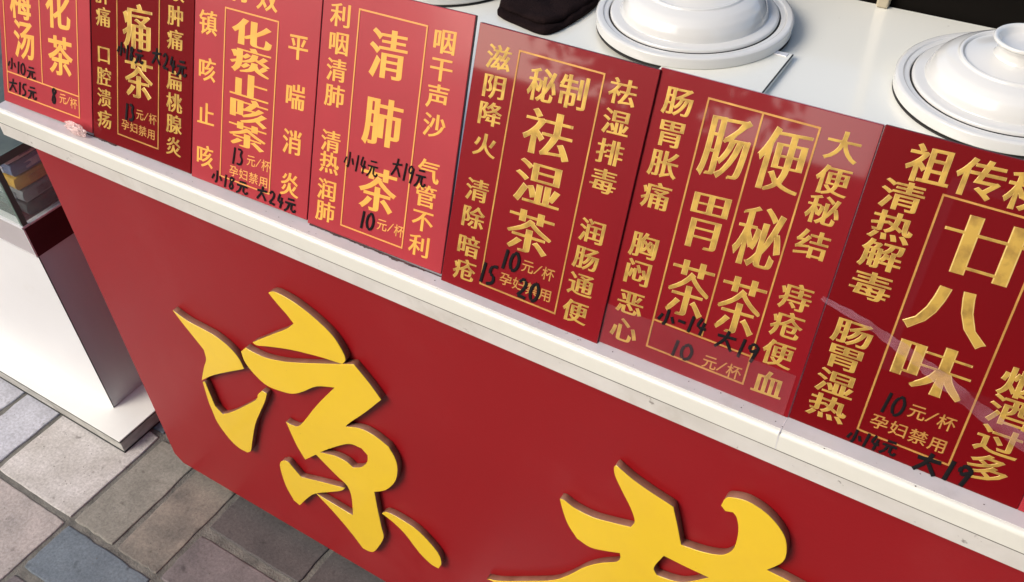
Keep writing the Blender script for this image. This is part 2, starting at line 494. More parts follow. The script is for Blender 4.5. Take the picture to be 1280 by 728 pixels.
STONES = dict(
    a=stone_mat('paver_pale_pink', (.69, .65, .62), (.52, .485, .445), 1),
    b=stone_mat('paver_olive', (.35, .325, .275), (.23, .215, .18), 2),
    c=stone_mat('paver_tan', (.31, .27, .22), (.16, .145, .125), 3),
    d=stone_mat('paver_charcoal_shaded', (.125, .11, .105), (.085, .077, .075), 4),  # dark grey stone with the shade beside the counter in its colour
    e=stone_mat('paver_mauve', (.235, .20, .20), (.15, .13, .13), 5),
    f=stone_mat('paver_slate_blue', (.19, .23, .265), (.135, .165, .195), 6),
    g=stone_mat('paver_lilac', (.62, .62, .67), (.47, .47, .51), 7),
    h=stone_mat('paver_rose', (.53, .46, .43), (.38, .34, .315), 8))
def stone(x0, x1, y0, y1, k):
    r = random.Random(int((x0 * 7 + y0 * 13) * 1000))
    bm = bmesh.new(); w, h = x1 - x0, y1 - y0
    cs = [(-w / 2, -h / 2), (w / 2, -h / 2), (w / 2, h / 2), (-w / 2, h / 2)]
    ring = []
    for c in range(4):
        (ax_, ay_), (bx_, by_) = cs[c], cs[(c + 1) % 4]
        for t in range(9):
            f = t / 9; e = .0022 if t == 0 else 0
            px, py = ax_ + (bx_ - ax_) * f, ay_ + (by_ - ay_) * f
            q = r.gauss(0, .0006) - (r.uniform(.001, .003) if r.random() < .10 else 0) - e
            L = math.hypot(px, py); nx, ny = ((0, -1), (1, 0), (0, 1), (-1, 0))[c]
            if t == 0: nx, ny = px / L, py / L
            ring.append((px + nx * q, py + ny * q))
    lv = []
    for sc_, z in ((0, -.03), (0, -.0022), (.0010, -.0006), (.0028, 0)):
        lv.append([bm.verts.new((x - math.copysign(min(sc_, abs(x)), x), y - math.copysign(min(sc_, abs(y)), y), z)) for x, y in ring])
    n = len(ring)
    for a_, b_ in zip(lv, lv[1:]):
        for i in range(n): bm.faces.new((a_[i], a_[(i + 1) % n], b_[(i + 1) % n], b_[i]))
    bm.faces.new(lv[-1])
    from_bm('paving_stone', bm, STONES[k], ground, ((x0 + x1) / 2, (y0 + y1) / 2, r.uniform(-.0008, .0008)),
            (r.uniform(-.004, .004), r.uniform(-.004, .004), r.uniform(-.006, .006)))
J = .006
def cell(x0, y0, mode, ks, x1=None, y1=None):
    x1 = x1 if x1 is not None else x0 + .2535; y1 = y1 if y1 is not None else y0 + .2525
    xm, ym = (x0 + x1) / 2, (y0 + y1) / 2
    if mode == 0: stone(x0 + J, x1 - J, y0 + J, y1 - J, ks[0])
    if mode == 1: stone(x0 + J, xm - J, y0 + J, y1 - J, ks[0]); stone(xm + J, x1 - J, y0 + J, y1 - J, ks[1])
    if mode == 2: stone(x0 + J, x1 - J, y0 + J, ym - J * 1.6, ks[0]); stone(x0 + J, x1 - J, ym + J * 1.6, y1 - J, ks[1])
FIX = {(0, 0): (0, 'a'), (1, 0): (1, 'bc'), (2, 0): (2, 'ed'), (3, 0): (0, 'd'), (-1, 0): (1, 'gg'), (0, -1): (0, 'h'),
       (1, -1): (2, 'ef'), (2, -1): (0, 'e'), (-1, -1): (2, 'ha')}
rr = random.Random(3)
for i in range(-5, 9):
    for j in range(-6, 4):
        x0 = -.353 + i * .2535; y0 = -.212 + j * .2525
        if (i, j) in FIX: md, ks = FIX[(i, j)]
        else: md, ks = rr.choice((0, 1, 2)), [rr.choice('abcdefgh') for _ in range(2)]
        cell(x0, y0, md, ks)

# ---------------------------------------------------------------- counter
YL, ZL, ZT = -.030, .8527, .900
XR, XL, YB = 3.1, -.012, .884
counter = empty('serving_counter', (0, 0, 0))
tag(counter, 'long red street counter with white stone top and big raised yellow characters', 'counter')
# white top: laminated lower strip, fine dark seam, upper slab with rounded nose
def slab(name, x0, x1, y0, y1, z0, z1, m, r=.006, rz=.0):
    bm = bmesh.new()
    box(bm, x0, x1, y0, y1, z0, z1)
    ed = [e for e in bm.edges if (all(v.co.z > z1 - .0005 for v in e.verts) and (all(v.co.y < y0 + .0005 for v in e.verts) or all(v.co.x < x0 + .0005 for v in e.verts)))
          or (all(v.co.x < x0 + .0005 and v.co.y < y0 + .0005 for v in e.verts))]
    if r: bmesh.ops.bevel(bm, geom=ed, offset=r, segments=5, affect='EDGES', profile=.5)
    return from_bm(name, bm, m, counter, smooth=False)
slab('countertop', XL, XR, YL, YB, .8765, ZT, MT['marble'], .0045)
slab('countertop_underlayer', XL + .0006, XR, YL + .0004, YB - .002, ZL, .8750, MT['lip'], 0)
slab('seam_line', XL + .0012, XR, YL + .0002, YB - .004, .8751, .8764, MT['seam'], 0)
# front panel with clipped lower left corner
bm = bmesh.new()
outl = [(0.0, .050), (.020, .030), (XR, .030), (XR, ZL - .0005), (0.0, ZL - .0005)]
f = [bm.verts.new((x, 0.0, z)) for x, z in outl]; bk = [bm.verts.new((x, .016, z)) for x, z in outl]
bm.faces.new(f); bm.faces.new(bk[::-1])
for k in range(5): bm.faces.new((f[k], f[k - 1], bk[k - 1], bk[k]))
bmesh.ops.recalc_face_normals(bm, faces=bm.faces)
bmesh.ops.bevel(bm, geom=bm.edges[:], offset=.0012, segments=2, affect='EDGES')
from_bm('front_panel', bm, MT['panel'], counter)
box_obj('side_panel', (.004, .020, .0165, YB - .03, .03, ZL - .001), MT['panel'], counter, .001)
box_obj('side_panel', (XR - .02, XR - .004, .0165, YB - .03, .03, ZL - .001), MT['panel'], counter, .001)
box_obj('back_panel', (.021, XR - .021, YB - .05, YB - .035, .03, ZL - .001), MT['white_lam'], counter, .001)
box_obj('toe_kick_shade', (.05, XR - .05, .05, .065, 0.0, .0295), MT['shadowgap'], counter)  # near-black board paints the shade under the front panel

OUTLINE = {
    'dot_upper': [(0.2248,0.5816),(0.2543,0.5731),(0.2848,0.5715),(0.3146,0.5691),(0.3409,0.5578),(0.3563,0.5408),(0.3605,0.522),(0.3572,0.5157),(0.3132,0.4851),(0.2659,0.4503),(0.2291,0.418),(0.2502,0.4608),(0.2659,0.4894),(0.27,0.5146),(0.2535,0.5382),(0.2371,0.5616)],
    'dot_lower': [(0.2301,0.4136),(0.236,0.4169),(0.2377,0.3792),(0.2384,0.3545),(0.2526,0.3405),(0.2818,0.3634),(0.329,0.4082),(0.3659,0.446),(0.3759,0.4647),(0.3901,0.4816),(0.3993,0.4802),(0.3863,0.4524),(0.3598,0.4052),(0.3372,0.3624),(0.3116,0.3008),(0.2975,0.2665),(0.2853,0.2536),(0.2624,0.2532),(0.2432,0.2689),(0.2267,0.3019),(0.2246,0.3388),(0.2244,0.3611)],
    'roof': [(0.4782,0.7368),(0.489,0.7438),(0.5035,0.7448),(0.5304,0.74),(0.5633,0.7251),(0.588,0.7062),(0.6006,0.6808),(0.6013,0.6665),(0.5929,0.6546),(0.5524,0.6472),(0.4936,0.6312),(0.4449,0.6129),(0.4141,0.5999),(0.4068,0.6021),(0.4528,0.6401),(0.4944,0.6739),(0.5139,0.6945),(0.5037,0.7083),(0.4897,0.7228)],
    'body': [(0.3692,0.562),(0.3844,0.5785),(0.3972,0.5766),(0.4233,0.5776),(0.4603,0.5888),(0.4975,0.6052),(0.547,0.6301),(0.5827,0.6483),(0.6157,0.6661),(0.6364,0.6426),(0.6553,0.6152),(0.6188,0.567),(0.5783,0.5174),(0.567,0.5008),(0.5976,0.516),(0.6249,0.5169),(0.6507,0.5067),(0.66,0.4825),(0.6594,0.4545),(0.6484,0.4184),(0.6246,0.3809),(0.5976,0.3563),(0.5957,0.3119),(0.5946,0.254),(0.5929,0.2187),(0.5661,0.1599),(0.5502,0.1423),(0.5336,0.1397),(0.5089,0.1785),(0.478,0.2159),(0.4487,0.2434),(0.4836,0.2413),(0.5305,0.2383),(0.5379,0.2853),(0.5395,0.3145),(0.534,0.3318),(0.5181,0.3424),(0.4975,0.359),(0.4787,0.3751),(0.4466,0.3401),(0.4352,0.3733),(0.4268,0.4263),(0.4401,0.4262),(0.461,0.4391),(0.5144,0.5188),(0.5663,0.5902),(0.5266,0.5704),(0.4903,0.5377),(0.4644,0.5181),(0.4382,0.5091),(0.4077,0.5048),(0.385,0.518),(0.3707,0.539)],
    'body_hole': [(0.4888,0.387),(0.5236,0.4221),(0.5659,0.4594),(0.5922,0.4653),(0.6023,0.4546),(0.5974,0.4336),(0.5817,0.4101),(0.5615,0.3949),(0.5485,0.4023),(0.5249,0.4012)],
    'flick_left': [(0.3705,0.2731),(0.3868,0.2962),(0.3976,0.2994),(0.4097,0.2835),(0.4198,0.2718),(0.47,0.2931),(0.5278,0.3164),(0.5114,0.2968),(0.4491,0.2455),(0.4215,0.2127),(0.3893,0.1656),(0.3771,0.1716),(0.3674,0.2125)],
    'flick_right': [(0.6043,0.3008),(0.6163,0.313),(0.6426,0.3154),(0.6757,0.3091),(0.7012,0.2889),(0.7155,0.2675),(0.7173,0.2437),(0.7092,0.2222),(0.6933,0.2234),(0.6722,0.2402),(0.6481,0.2752),(0.6274,0.2917)],
    'tea': [(0.8112,0.2777),(0.8366,0.2939),(0.8951,0.3454),(0.9315,0.3797),(0.9575,0.4165),(0.9821,0.4581),(1.0055,0.4879),(1.0282,0.5102),(1.0333,0.524),(1.0321,0.5354),(1.0123,0.524),(0.9891,0.5139),(0.9693,0.5185),(0.9553,0.5414),(0.9474,0.5684),(0.9436,0.5889),(0.9494,0.5903),(0.9649,0.5843),(0.9916,0.5841),(1.0175,0.5924),(1.0444,0.6029),(1.0489,0.6194),(1.0423,0.6421),(1.0287,0.6697),(1.0191,0.6916),(1.0175,0.7058),(1.02,0.711),(1.0411,0.6992),(1.0652,0.6907),(1.0941,0.6833),(1.1015,0.6544),(1.1099,0.6168),(1.1345,0.6228),(1.1534,0.6311),(1.165,0.6423),(1.1721,0.6618),(1.1726,0.694),(1.1682,0.7161),(1.1626,0.7243),(1.1539,0.7203),(1.1486,0.7263),(1.1514,0.7406),(1.1581,0.7479),(1.1752,0.7532),(1.1965,0.7474),(1.2132,0.7333),(1.2232,0.7162),(1.2273,0.6913),(1.2243,0.6729),(1.2114,0.6483),(1.239,0.6474),(1.2724,0.6439),(1.2632,0.6124),(1.2096,0.5744),(1.1634,0.5442),(1.167,0.4829),(1.1788,0.4112),(1.1659,0.3211),(1.1249,0.3392),(1.1068,0.3662),(1.1272,0.4017),(1.1126,0.4845),(1.062,0.4513),(0.9922,0.3582),(0.917,0.3032),(0.8554,0.2858)],
    'tea_hole': [(1.0906,0.5778),(1.1221,0.5776),(1.151,0.5788),(1.1251,0.5456),(1.1084,0.5334),(1.0843,0.5267),(1.0796,0.5413)],
}
def smooth_outline(pts, corner=42, sub=4):
    n = len(pts); out = []
    P = [Vector(p) for p in pts]
    def is_corner(i):
        a = P[i] - P[i - 1]; b = P[(i + 1) % n] - P[i]
        return a.length < 1e-6 or b.length < 1e-6 or math.degrees(a.angle(b)) > corner
    C = [is_corner(i) for i in range(n)]
    for i in range(n):
        p1, p2 = P[i], P[(i + 1) % n]
        p0 = P[i - 1] if not C[i] else p1 - (p2 - p1)
        p3 = P[(i + 2) % n] if not C[(i + 1) % n] else p2 + (p2 - p1)
        for k in range(sub):
            t = k / sub
            q = .5 * ((2 * p1) + (-p0 + p2) * t + (2 * p0 - 5 * p1 + 4 * p2 - p3) * t * t + (-p0 + 3 * p1 - 3 * p2 + p3) * t ** 3)
            out.append((q.x, q.y))
    return out

LT = .011      # the characters stand 11 mm proud of the red panel
def raised(name, keys, parent, label=None):
    loops = [smooth_outline(OUTLINE[k]) for k in keys]
    th = LT - .001
    me = fill_loops(name, loops, th, .0004)
    me.transform(Matrix(((1, 0, 0, 0), (0, 0, -1, -(.0008 + th / 2)), (0, 1, 0, 0), (0, 0, 0, 1))))
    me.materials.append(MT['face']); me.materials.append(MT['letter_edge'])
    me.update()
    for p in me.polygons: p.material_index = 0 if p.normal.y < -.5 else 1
    return link(name, me, None, parent)
liang = raised('raised_character', ['body', 'body_hole'], counter)
tag(liang, 'big yellow brush style character for cool, in six pieces, left on the panel')
for k in ('dot_upper', 'dot_lower', 'roof', 'flick_left', 'flick_right'): raised('stroke', [k], liang)
cha = raised('raised_character', ['tea', 'tea_hole'], counter)
tag(cha, 'big yellow brush style character for tea, at the lower edge of the picture')

# ---------------------------------------------------------------- tea signs
TH, SY = .3882, -.0079
TILT = Matrix.Rotation(math.pi / 2 - TH, 4, 'X')   # local x = along counter, local y = up the board, local z = out of the board
BH, BT = .2865, .005
def sign(x0, label, pink=False, w=.199, h=BH, edge=None, roll=0.0, lift=0.0, face=None):
    root = empty('tea_sign')
    root.matrix_world = Matrix.Translation((x0, SY - lift, ZT + .0010)) @ TILT @ Matrix.Rotation(R_(roll), 4, 'Z')
    tag(root, label, 'sign', 'red acrylic tea signs leaning in a row on the counter')
    bm = bmesh.new(); box(bm, 0, w, 0, h, -BT, 0)
    bmesh.ops.bevel(bm, geom=bm.edges[:], offset=.0006, segments=1, affect='EDGES')
    me = bpy.data.meshes.new('board'); bm.to_mesh(me); bm.free()
    me.materials.append(MT[face or ('board_pink' if pink else 'board_dark')]); me.materials.append(edge or MT['edge_dark'])
    for p in me.polygons: p.material_index = 0 if p.normal.z > .5 else 1
    link('board', me, None, root)
    # easel strut behind
    box_obj('easel_foot', (w * .4, w * .6, .0, .004, -.10, -BT), MT['edge_light'], root)
    box_obj('easel_strut', (w * .42, w * .58, .0045, .22, -BT - .004, -BT - .0005), MT['edge_light'], root)
    return root

def frame(root, m, x0, x1, y0, y1, vert=(), horiz=(), t=.0017):
    bm = bmesh.new(); z0, z1 = .0001, .0005
    box(bm, x0 - t / 2, x0 + t / 2, y0, y1, z0, z1); box(bm, x1 - t / 2, x1 + t / 2, y0, y1, z0, z1)
    box(bm, x0 + t / 2, x1 - t / 2, y0, y0 + t, z0, z1); box(bm, x0 + t / 2, x1 - t / 2, y1 - t, y1, z0, z1)
    for xa, ya, yb in vert: box(bm, xa - t / 2, xa + t / 2, ya + .00005, yb - .00005, z0, z1 - .0001)
    for ya, xa, xb in horiz: box(bm, xa + t / 2, xb - t / 2, ya - t / 2, ya + t / 2, z0, z1 + .0001)
    from_bm('gold_frame', bm, m, root)

ROWS8 = (.2570, .2285, .1990, .1660, .1160, .0860, .0545, .0240)
def column(txt, x, rows, w=.0245, h=.0232): return [(c, x, s, w, h) for c, s in zip(txt, rows)]
def price_print(root, m, cx, s_unit, x_unit, s_note=None, note_x=None, note_w=.068):
    it = [('元', x_unit - .0125, s_unit, .0125, .0135), ('/', x_unit, s_unit, .012, .0125), ('杯', x_unit + .0125, s_unit, .0125, .0135)]
    if s_note is not None:
        it += [(c, note_x + (k - 1.5) * note_w / 4, s_note, .0135, .0130) for k, c in enumerate('孕妇禁用')]
    lettering('small_character', it, m, root, ax=.012, ay=.008)

# 1: pink, leftmost
s = sign(-.0090, 'leftmost pink sign with two columns of yellow characters inside one frame', True, w=.1985, roll=.9)
b = .0125
frame(s, MT['orangeline'], .0115, .172, .0150, .271, vert=[(.0925, .0465, .2692)], horiz=[(.0460, .0115, .172)])
lettering('title_character', [('酸', .049, .235, .040, .044), ('梅', .050, .1500, .040, .044), ('汤', .055, .0985, .040, .050), ('消', .132, .2180, .044, .046), ('化', .132, .1550, .044, .048), ('茶', .134, .0925, .044, .050)], MT['orange'], s, ax=.030, ay=.014)
lettering('small_character', [('元', .1365, .0345, .013, .014), ('/', .1485, .034, .012, .013), ('杯', .1600, .033, .013, .014)], MT['orangeline'], s, ax=.012, ay=.008)
handwriting('handwritten_price', [('小10元', .014, .0600, .080, .0520, .018, .0011), ('大15元', .014, .0290, .080, .0240, .019, .0012), ('8', .110, .0350, .126, .0350, .023, .0015)], s)

# 2: dark
s = sign(.1912, 'dark red sign for sore throat tea, second from the left, between two pink signs', False, w=.1930, roll=.6)
b = -.1895
frame(s, MT['goldline'], .0520, .1315, .0165, .271)
lettering('side_character', column('牙龈肿痛口腔溃疡', .0245, (.257, .2285, .1965, .1675, .1185, .0885, .0595, .0300)) +
          column('咽喉肿痛扁桃腺炎', .1605, (.257, .2260, .1960, .1665, .1150, .0860, .0580, .0280)), MT['gold'], s)
lettering('title_character', [('喉', .0915, .237, .046, .050), ('痛', .0910, .1670, .046, .054), ('茶', .0930, .1010, .046, .050)], MT['gold'], s, ax=.038, ay=-.010)
price_print(s, MT['goldline'], .09, .0545, .1080, .0335, .0925)
handwriting('handwritten_price', [('小18元', .052, .1345, .104, .1280, .019, .0013), ('大24元', .118, .1400, .184, .1290, .021, .0014), ('13', .066, .0535, .088, .0535, .023, .0017)], s)

# 3: pink
s = sign(.3860, 'pink cough tea sign with wide title characters and widely spaced side columns', True, w=.1998, roll=.8)
frame(s, MT['orangeline'], .0520, .1370, .0145, .2260)
lettering('side_character', column('镇咳止咳', .0235, (.2010, .1440, .0875, .0325), .026, .027) + column('平喘消炎', .1690, (.2025, .1445, .0895, .0360), .026, .028) +
          [('特', .0735, .2500, .028, .028), ('效', .1175, .2480, .028, .028)], MT['orange'], s, ax=.028, ay=-.002)
lettering('title_character', [(c, .0955, y, .054, .0290) for c, y in zip('化痰止咳茶', (.2020, .1700, .1385, .1085, .0775))], MT['orange'], s, ax=.044, ay=-.012, shear=.02)
price_print(s, MT['orangeline'], .09, .0490, .1165, .0275, .1010)
handwriting('handwritten_price', [('13', .071, .0490, .094, .0490, .022, .0012), ('小18元', .037, .0130, .104, .0080, .017, .0012), ('大24元', .116, .0140, .184, .0090, .018, .0013)], s)

# 4: pink
s = sign(.5872, 'pink tea sign with three tall title characters, left of the white gap', True, w=.200, edge=MT['edge_dark'], roll=.8)
frame(s, MT['orangeline'], .0520, .1430, .0130, .2655)
lettering('side_character', column('利咽清肺清热润肺', .0265, (.2525, .2220, .1918, .1627, .1090, .0830, .0495, .0225), .0250, .0240) +
          column('咽干声沙气管不利', .1665, (.2530, .2240, .1950, .1633, .1120, .0830, .0540, .0235), .0250, .0240), MT['orange'], s, ax=.026, ay=-.002)
lettering('title_character', [('清', .0960, .2235, .043, .050), ('肺', .0975, .1490, .045, .052), ('茶', .1000, .0700, .045, .050)], MT['orange'], s, ax=.036, ay=-.008)
price_print(s, MT['orangeline'], .09, .0320, .1240)
handwriting('handwritten_price', [('10', .079, .0310, .103, .0310, .022, .0014), ('小14元', .048, .0960, .100, .0920, .020, .0009), ('大19元', .116, .1060, .166, .0980, .021, .0010)], s)

# 5..8: dark
s = sign(.7905, 'glossy dark red sign with two small characters above three large, beside the white gap', w=.1998, lift=.0045, roll=-.25, face='board_mid')
frame(s, MT['goldline'], .0510, .1460, .0140, .2705)
lettering('side_character', column('滋阴降火清除暗疮', .0285, (.2567, .2274, .1988, .1655, .1153, .0845, .0510, .0225)) +
          column('祛湿排毒润肠通便', .1680, (.2573, .2278, .1980, .1685, .1150, .0855, .0560, .0250)) + [('秘', .0825, .2420, .0275, .031), ('制', .1175, .2440, .0275, .031)], MT['gold'], s)
lettering('title_character', [(c, .0985, y, .047, .044) for c, y in zip('祛湿茶', (.1960, .1435, .0900))], MT['gold'], s, ax=.032, ay=-.012)
price_print(s, MT['goldline'], .09, .0540, .1170)
lettering('small_character', [(c, .0815 + k * .0165, .0305, .0135, .013) for k, c in enumerate('孕妇禁用')], MT['goldline'], s, ax=.012, ay=.008)
handwriting('handwritten_price', [('10', .072, .0540, .097, .0535, .023, .0016), ('15', .048, .0300, .072, .0285, .024, .0016), ('20', .096, .0295, .126, .0285, .023, .0016)], s)

s = sign(.9905, 'dark red sign with two parallel title columns for stomach tea and constipation tea', w=.2036, edge=MT['edge_light'], lift=.0012, face='board_mid')
frame(s, MT['goldline'], .0515, .1540, .0155, .2715, vert=[(.1030, .0480, .2698)], horiz=[(.0465, .0515, .154)])
lettering('side_character', column('肠胃胀痛胸闷恶心', .0240, (.2599, .2294, .2000, .1678, .1161, .0867, .0533, .0225), .0250, .0245) +
          column('大便秘结痔疮便血', .1770, (.2600, .2292, .2018, .1693, .1170, .0885, .0581, .0251), .0250, .0245), MT['gold'], s)
lettering('title_character', [(c, .0785, y, .037, .056) for c, y in zip('肠胃茶', (.2310, .1590, .0880))] +
          [(c, .1300, y, .037, .056) for c, y in zip('便秘茶', (.2330, .1590, .0890))], MT['gold'], s, ax=.030, ay=-.018)
price_print(s, MT['goldline'], .09, .0245, .1300)
handwriting('handwritten_price', [('10', .076, .0265, .102, .0250, .018, .0014), ('小-14', .055, .0540, .107, .0570, .018, .0013), ('大19', .116, .0540, .162, .0490, .020, .0013)], s)

box_obj('clear_holder_strip', (.001, .1995, .0005, .0455, .0022, .0030), MT['clear'], s)
s = sign(1.1945, 'dark red sign with very bold title, crossed by a strip of clear tape', w=.2036)
frame(s, MT['goldline'], .0610, .1415, .0150, .2445)
lettering('side_character', [('祖', .0435, .2630, .031, .030), ('传', .0830, .2630, .031, .030), ('秘', .1210, .2630, .031, .030), ('方', .1600, .2630, .031, .030)] +
          column('清热解毒', .0310, (.2326, .2050, .1782, .1490), .030, .0240) + column('肠胃湿热', .0300, (.1019, .0767, .0501, .0243), .030, .0225) +
          column('熬夜', .1700, (.215, .175), .029, .029) + column('烟酒过多', .1700, (.1090, .0823, .0530, .0250), .030, .0250), MT['gold'], s, ax=.026, ay=.001)
lettering('title_character', [('廿', .1075, .2080, .063, .050), ('八', .0985, .1500, .056, .047), ('味', .1000, .0945, .055, .046)], MT['gold'], s, ax=.036, ay=-.022, shear=.03)
price_print(s, MT['goldline'], .09, .0525, .1150, .0300, .1020)
handwriting('handwritten_price', [('10', .072, .0520, .094, .0510, .021, .0012), ('小14元', .054, .0085, .100, .0100, .015, .0011), ('大19', .114, .0110, .164, .0120, .021, .0017)], s)
s7 = s

s = sign(1.3985, 'pinkish sign of which only a corner shows at the right picture edge', True, w=.199)
frame(s, MT['orangeline'], .0520, .1430, .0130, .2655)
lettering('side_character', column('清热利尿', .0265, (.2525, .2220, .1918, .1627)) + column('生津止渴', .1665, (.2530, .2240, .1950, .1633)), MT['orange'], s)
lettering('title_character', [('菊', .097, .2235, .046, .054), ('花', .0975, .1490, .048, .054), ('茶', .0975, .0700, .048, .056)], MT['orange'], s, ax=.034, ay=.012)

# strip of clear tape running across sign 7 and on to its neighbours
def tape_strip(name, pts, wid, m, label, twist=.0):
    bm = bmesh.new(); prev = None; n = 40
    P = [Vector(p) for p in pts]
    def at(t):
        f = t * (len(P) - 1); k = min(int(f), len(P) - 2); return P[k].lerp(P[k + 1], f - k)
    for i in range(n + 1):
        t = i / n; p = at(t); d = (at(min(1, t + .02)) - at(max(0, t - .02))).normalized(); nn = Vector((-d.y, d.x))
        w = wid * (.35 + .65 * min(1, t * 1.6)) * (1 + .12 * math.sin(i * 1.7))
        row = []
        for k in range(5):
            q = p + nn * w * (k / 4 - .5)
            row.append(bm.verts.new((q.x, q.y, .0042 + .0011 * math.sin(k * 2.1 + i * .55) + .0005 * math.sin(i * 2.3))))
        if prev:
            for k in range(4): bm.faces.new((prev[k], prev[k + 1], row[k + 1], row[k]))
        prev = row
    o = from_bm(name, bm, m, None, smooth=True)
    o.matrix_world = Matrix.Translation((0, SY, ZT)) @ TILT
    return tag(o, label, 'tape')
tape_strip('clear_tape_strip', [(1.190, .1270), (1.2332, .1179), (1.2682, .1065), (1.2956, .0965), (1.3304, .0815), (1.3913, .0600)], .013, MT['tape'],
           'long wrinkled strip of clear tape slanting across the bold-titled sign at the right')

# crumpled tape where the first two signs meet
def crumple(name, cx, cy, cz, sx, sy, sz, label, seed=0):
    bm = bmesh.new()
    bmesh.ops.create_icosphere(bm, subdivisions=4, radius=1)
    for v in bm.verts:
        n = noise.noise(v.co * 2.2 + Vector((seed, 0, 0))) * .45 + abs(noise.noise(v.co * 5 + Vector((0, seed, 0)))) * .35
        v.co = Vector((v.co.x * sx, v.co.y * sy, v.co.z * sz)) * (1 + n)
    o = from_bm(name, bm, MT['tape_crumple'], None, (cx, cy, cz))
    return tag(o, label, 'tape')
crumple('crumpled_tape', .168, -.0165, .911, .019, .0045, .009, 'small crumpled lump of clear tape at the foot of the two leftmost signs', 3)

# black ragged adhesive along the feet of the signs
def residue(x0, x1, wmax, label, seed):
    r = random.Random(seed); bm = bmesh.new(); prev = None; x = x0; k = 0
    while x < x1:
        w = wmax * (.25 + .75 * abs(noise.noise(Vector((x * 45, seed, 0)))) * 1.6) * (r.uniform(.5, 1.15))
        if noise.noise(Vector((x * 16, seed + 5, 0))) < -.38: w = .0002
        a = bm.verts.new((x, SY + .0012, ZT + .0009)); b_ = bm.verts.new((x, SY - .0002 - w, ZT + .0007)); c = bm.verts.new((x, SY - .0002, ZT + .0026))
        if prev:
            bm.faces.new((prev[1], b_, c, prev[2])); bm.faces.new((prev[0], prev[2], c, a)); bm.faces.new((prev[0], a, b_, prev[1]))
        prev = (a, b_, c); x += r.uniform(.0006, .0016)
    o = from_bm('adhesive_residue', bm, MT['residue'])
    return tag(o, label, 'residue', kind='stuff')
residue(.592, .989, .0034, 'ragged black adhesive dirt under the feet of the middle signs', 2)
residue(.15, .24, .0018, 'specks of black dirt below the crumpled tape', 9)

# ---------------------------------------------------------------- claypots with lids sunk in the counter
def claypot(x, y, label, lift=0.0):
    root = empty('lidded_claypot', (x, y, ZT + lift))
    tag(root, label, 'pot', 'white ceramic pots with lids set into the counter')
    R = .152
    rim = round_prof([(.110, -.010), (.126, .0010), (R - .006, .0010), (R - .003, .0030), (R, .0055), (R, .0205), (R - .0035, .0225), (R - .0110, .0225),
                      (R - .0125, .0205), (R - .0190, .0200), (R - .0205, .0185), (R - .0210, .0060), (R - .040, .0040)], .0012)
    from_bm('pot_rim', lathe(rim), MT['ceramic'], root, smooth=True)
    lid = round_prof([(R - .0300, .0130), (R - .0225, .0130), (R - .0222, .0225), (R - .0250, .0245), (R - .0370, .0252), (R - .0385, .0252),
                      (R - .0415, .0350), (R - .0480, .0460), (R - .0580, .0540), (R - .0680, .0580), (.0790, .0595), (.0780, .0620), (.0745, .0630), (.0720, .0610), (.0710, .0590),
                      (.062, .0605), (.050, .0630), (.0400, .0645), (.030, .0650)], .0035)
    lo = from_bm('lid', lathe(lid), MT['ceramic'], root, smooth=True)
    kn = round_prof([(.0370, .0640), (.0345, .0680), (.0335, .0760), (.0380, .0830), (.0425, .0855), (.0430, .0890), (.0405, .0905), (.0360, .0890), (.0310, .0800), (.0180, .0760), (0, .0750)], .0030)
    from_bm('knob', lathe(kn, 64), MT['ceramic'], lo, smooth=True)
    from_bm('seat_seam', lathe([(R - .030, .0001), (R - .0005, .0001), (R - .0012, .0012), (R - .030, .0012)]), MT['shadowgap'], root)
    from_bm('groove', lathe([(R - .0215, .0062), (R - .0218, .0195), (R - .0224, .0195), (R - .0290, .0062)]), MT['shadowgap'], root)
    return root
claypot(.790, .674, 'white ceramic lidded pot in the middle, overhanging a thin white board', .006)
claypot(1.254, .686, 'white ceramic lidded pot at the right with its hollow knob in view')
claypot(.325, .680, 'white ceramic lidded pot at the top left, only its near rim in view')

# thin white board under the middle pot
bd = empty('thin_white_board', (.962, .648, ZT))
tag(bd, 'thin square white board with dark edge under the rim of the middle pot', 'board')
box_obj('board_core', (-.155, 0, -.19, 0, .0006, .0080), MT['marble'], bd, .0008)
box_obj('dark_edge_line', (-.1545, .0004, -.1895, .0004, .0081, .0092), MT['dark_edge'], bd)
box_obj('board_top', (-.155, -.0012, -.190, -.0012, .0093, .0103), MT['marble'], bd, .0002, 1)
box_obj('corner_tab', (-.030, -.006, -.014, -.004, .0104, .0116), MT['trim_edge'], bd, .0004, 1)

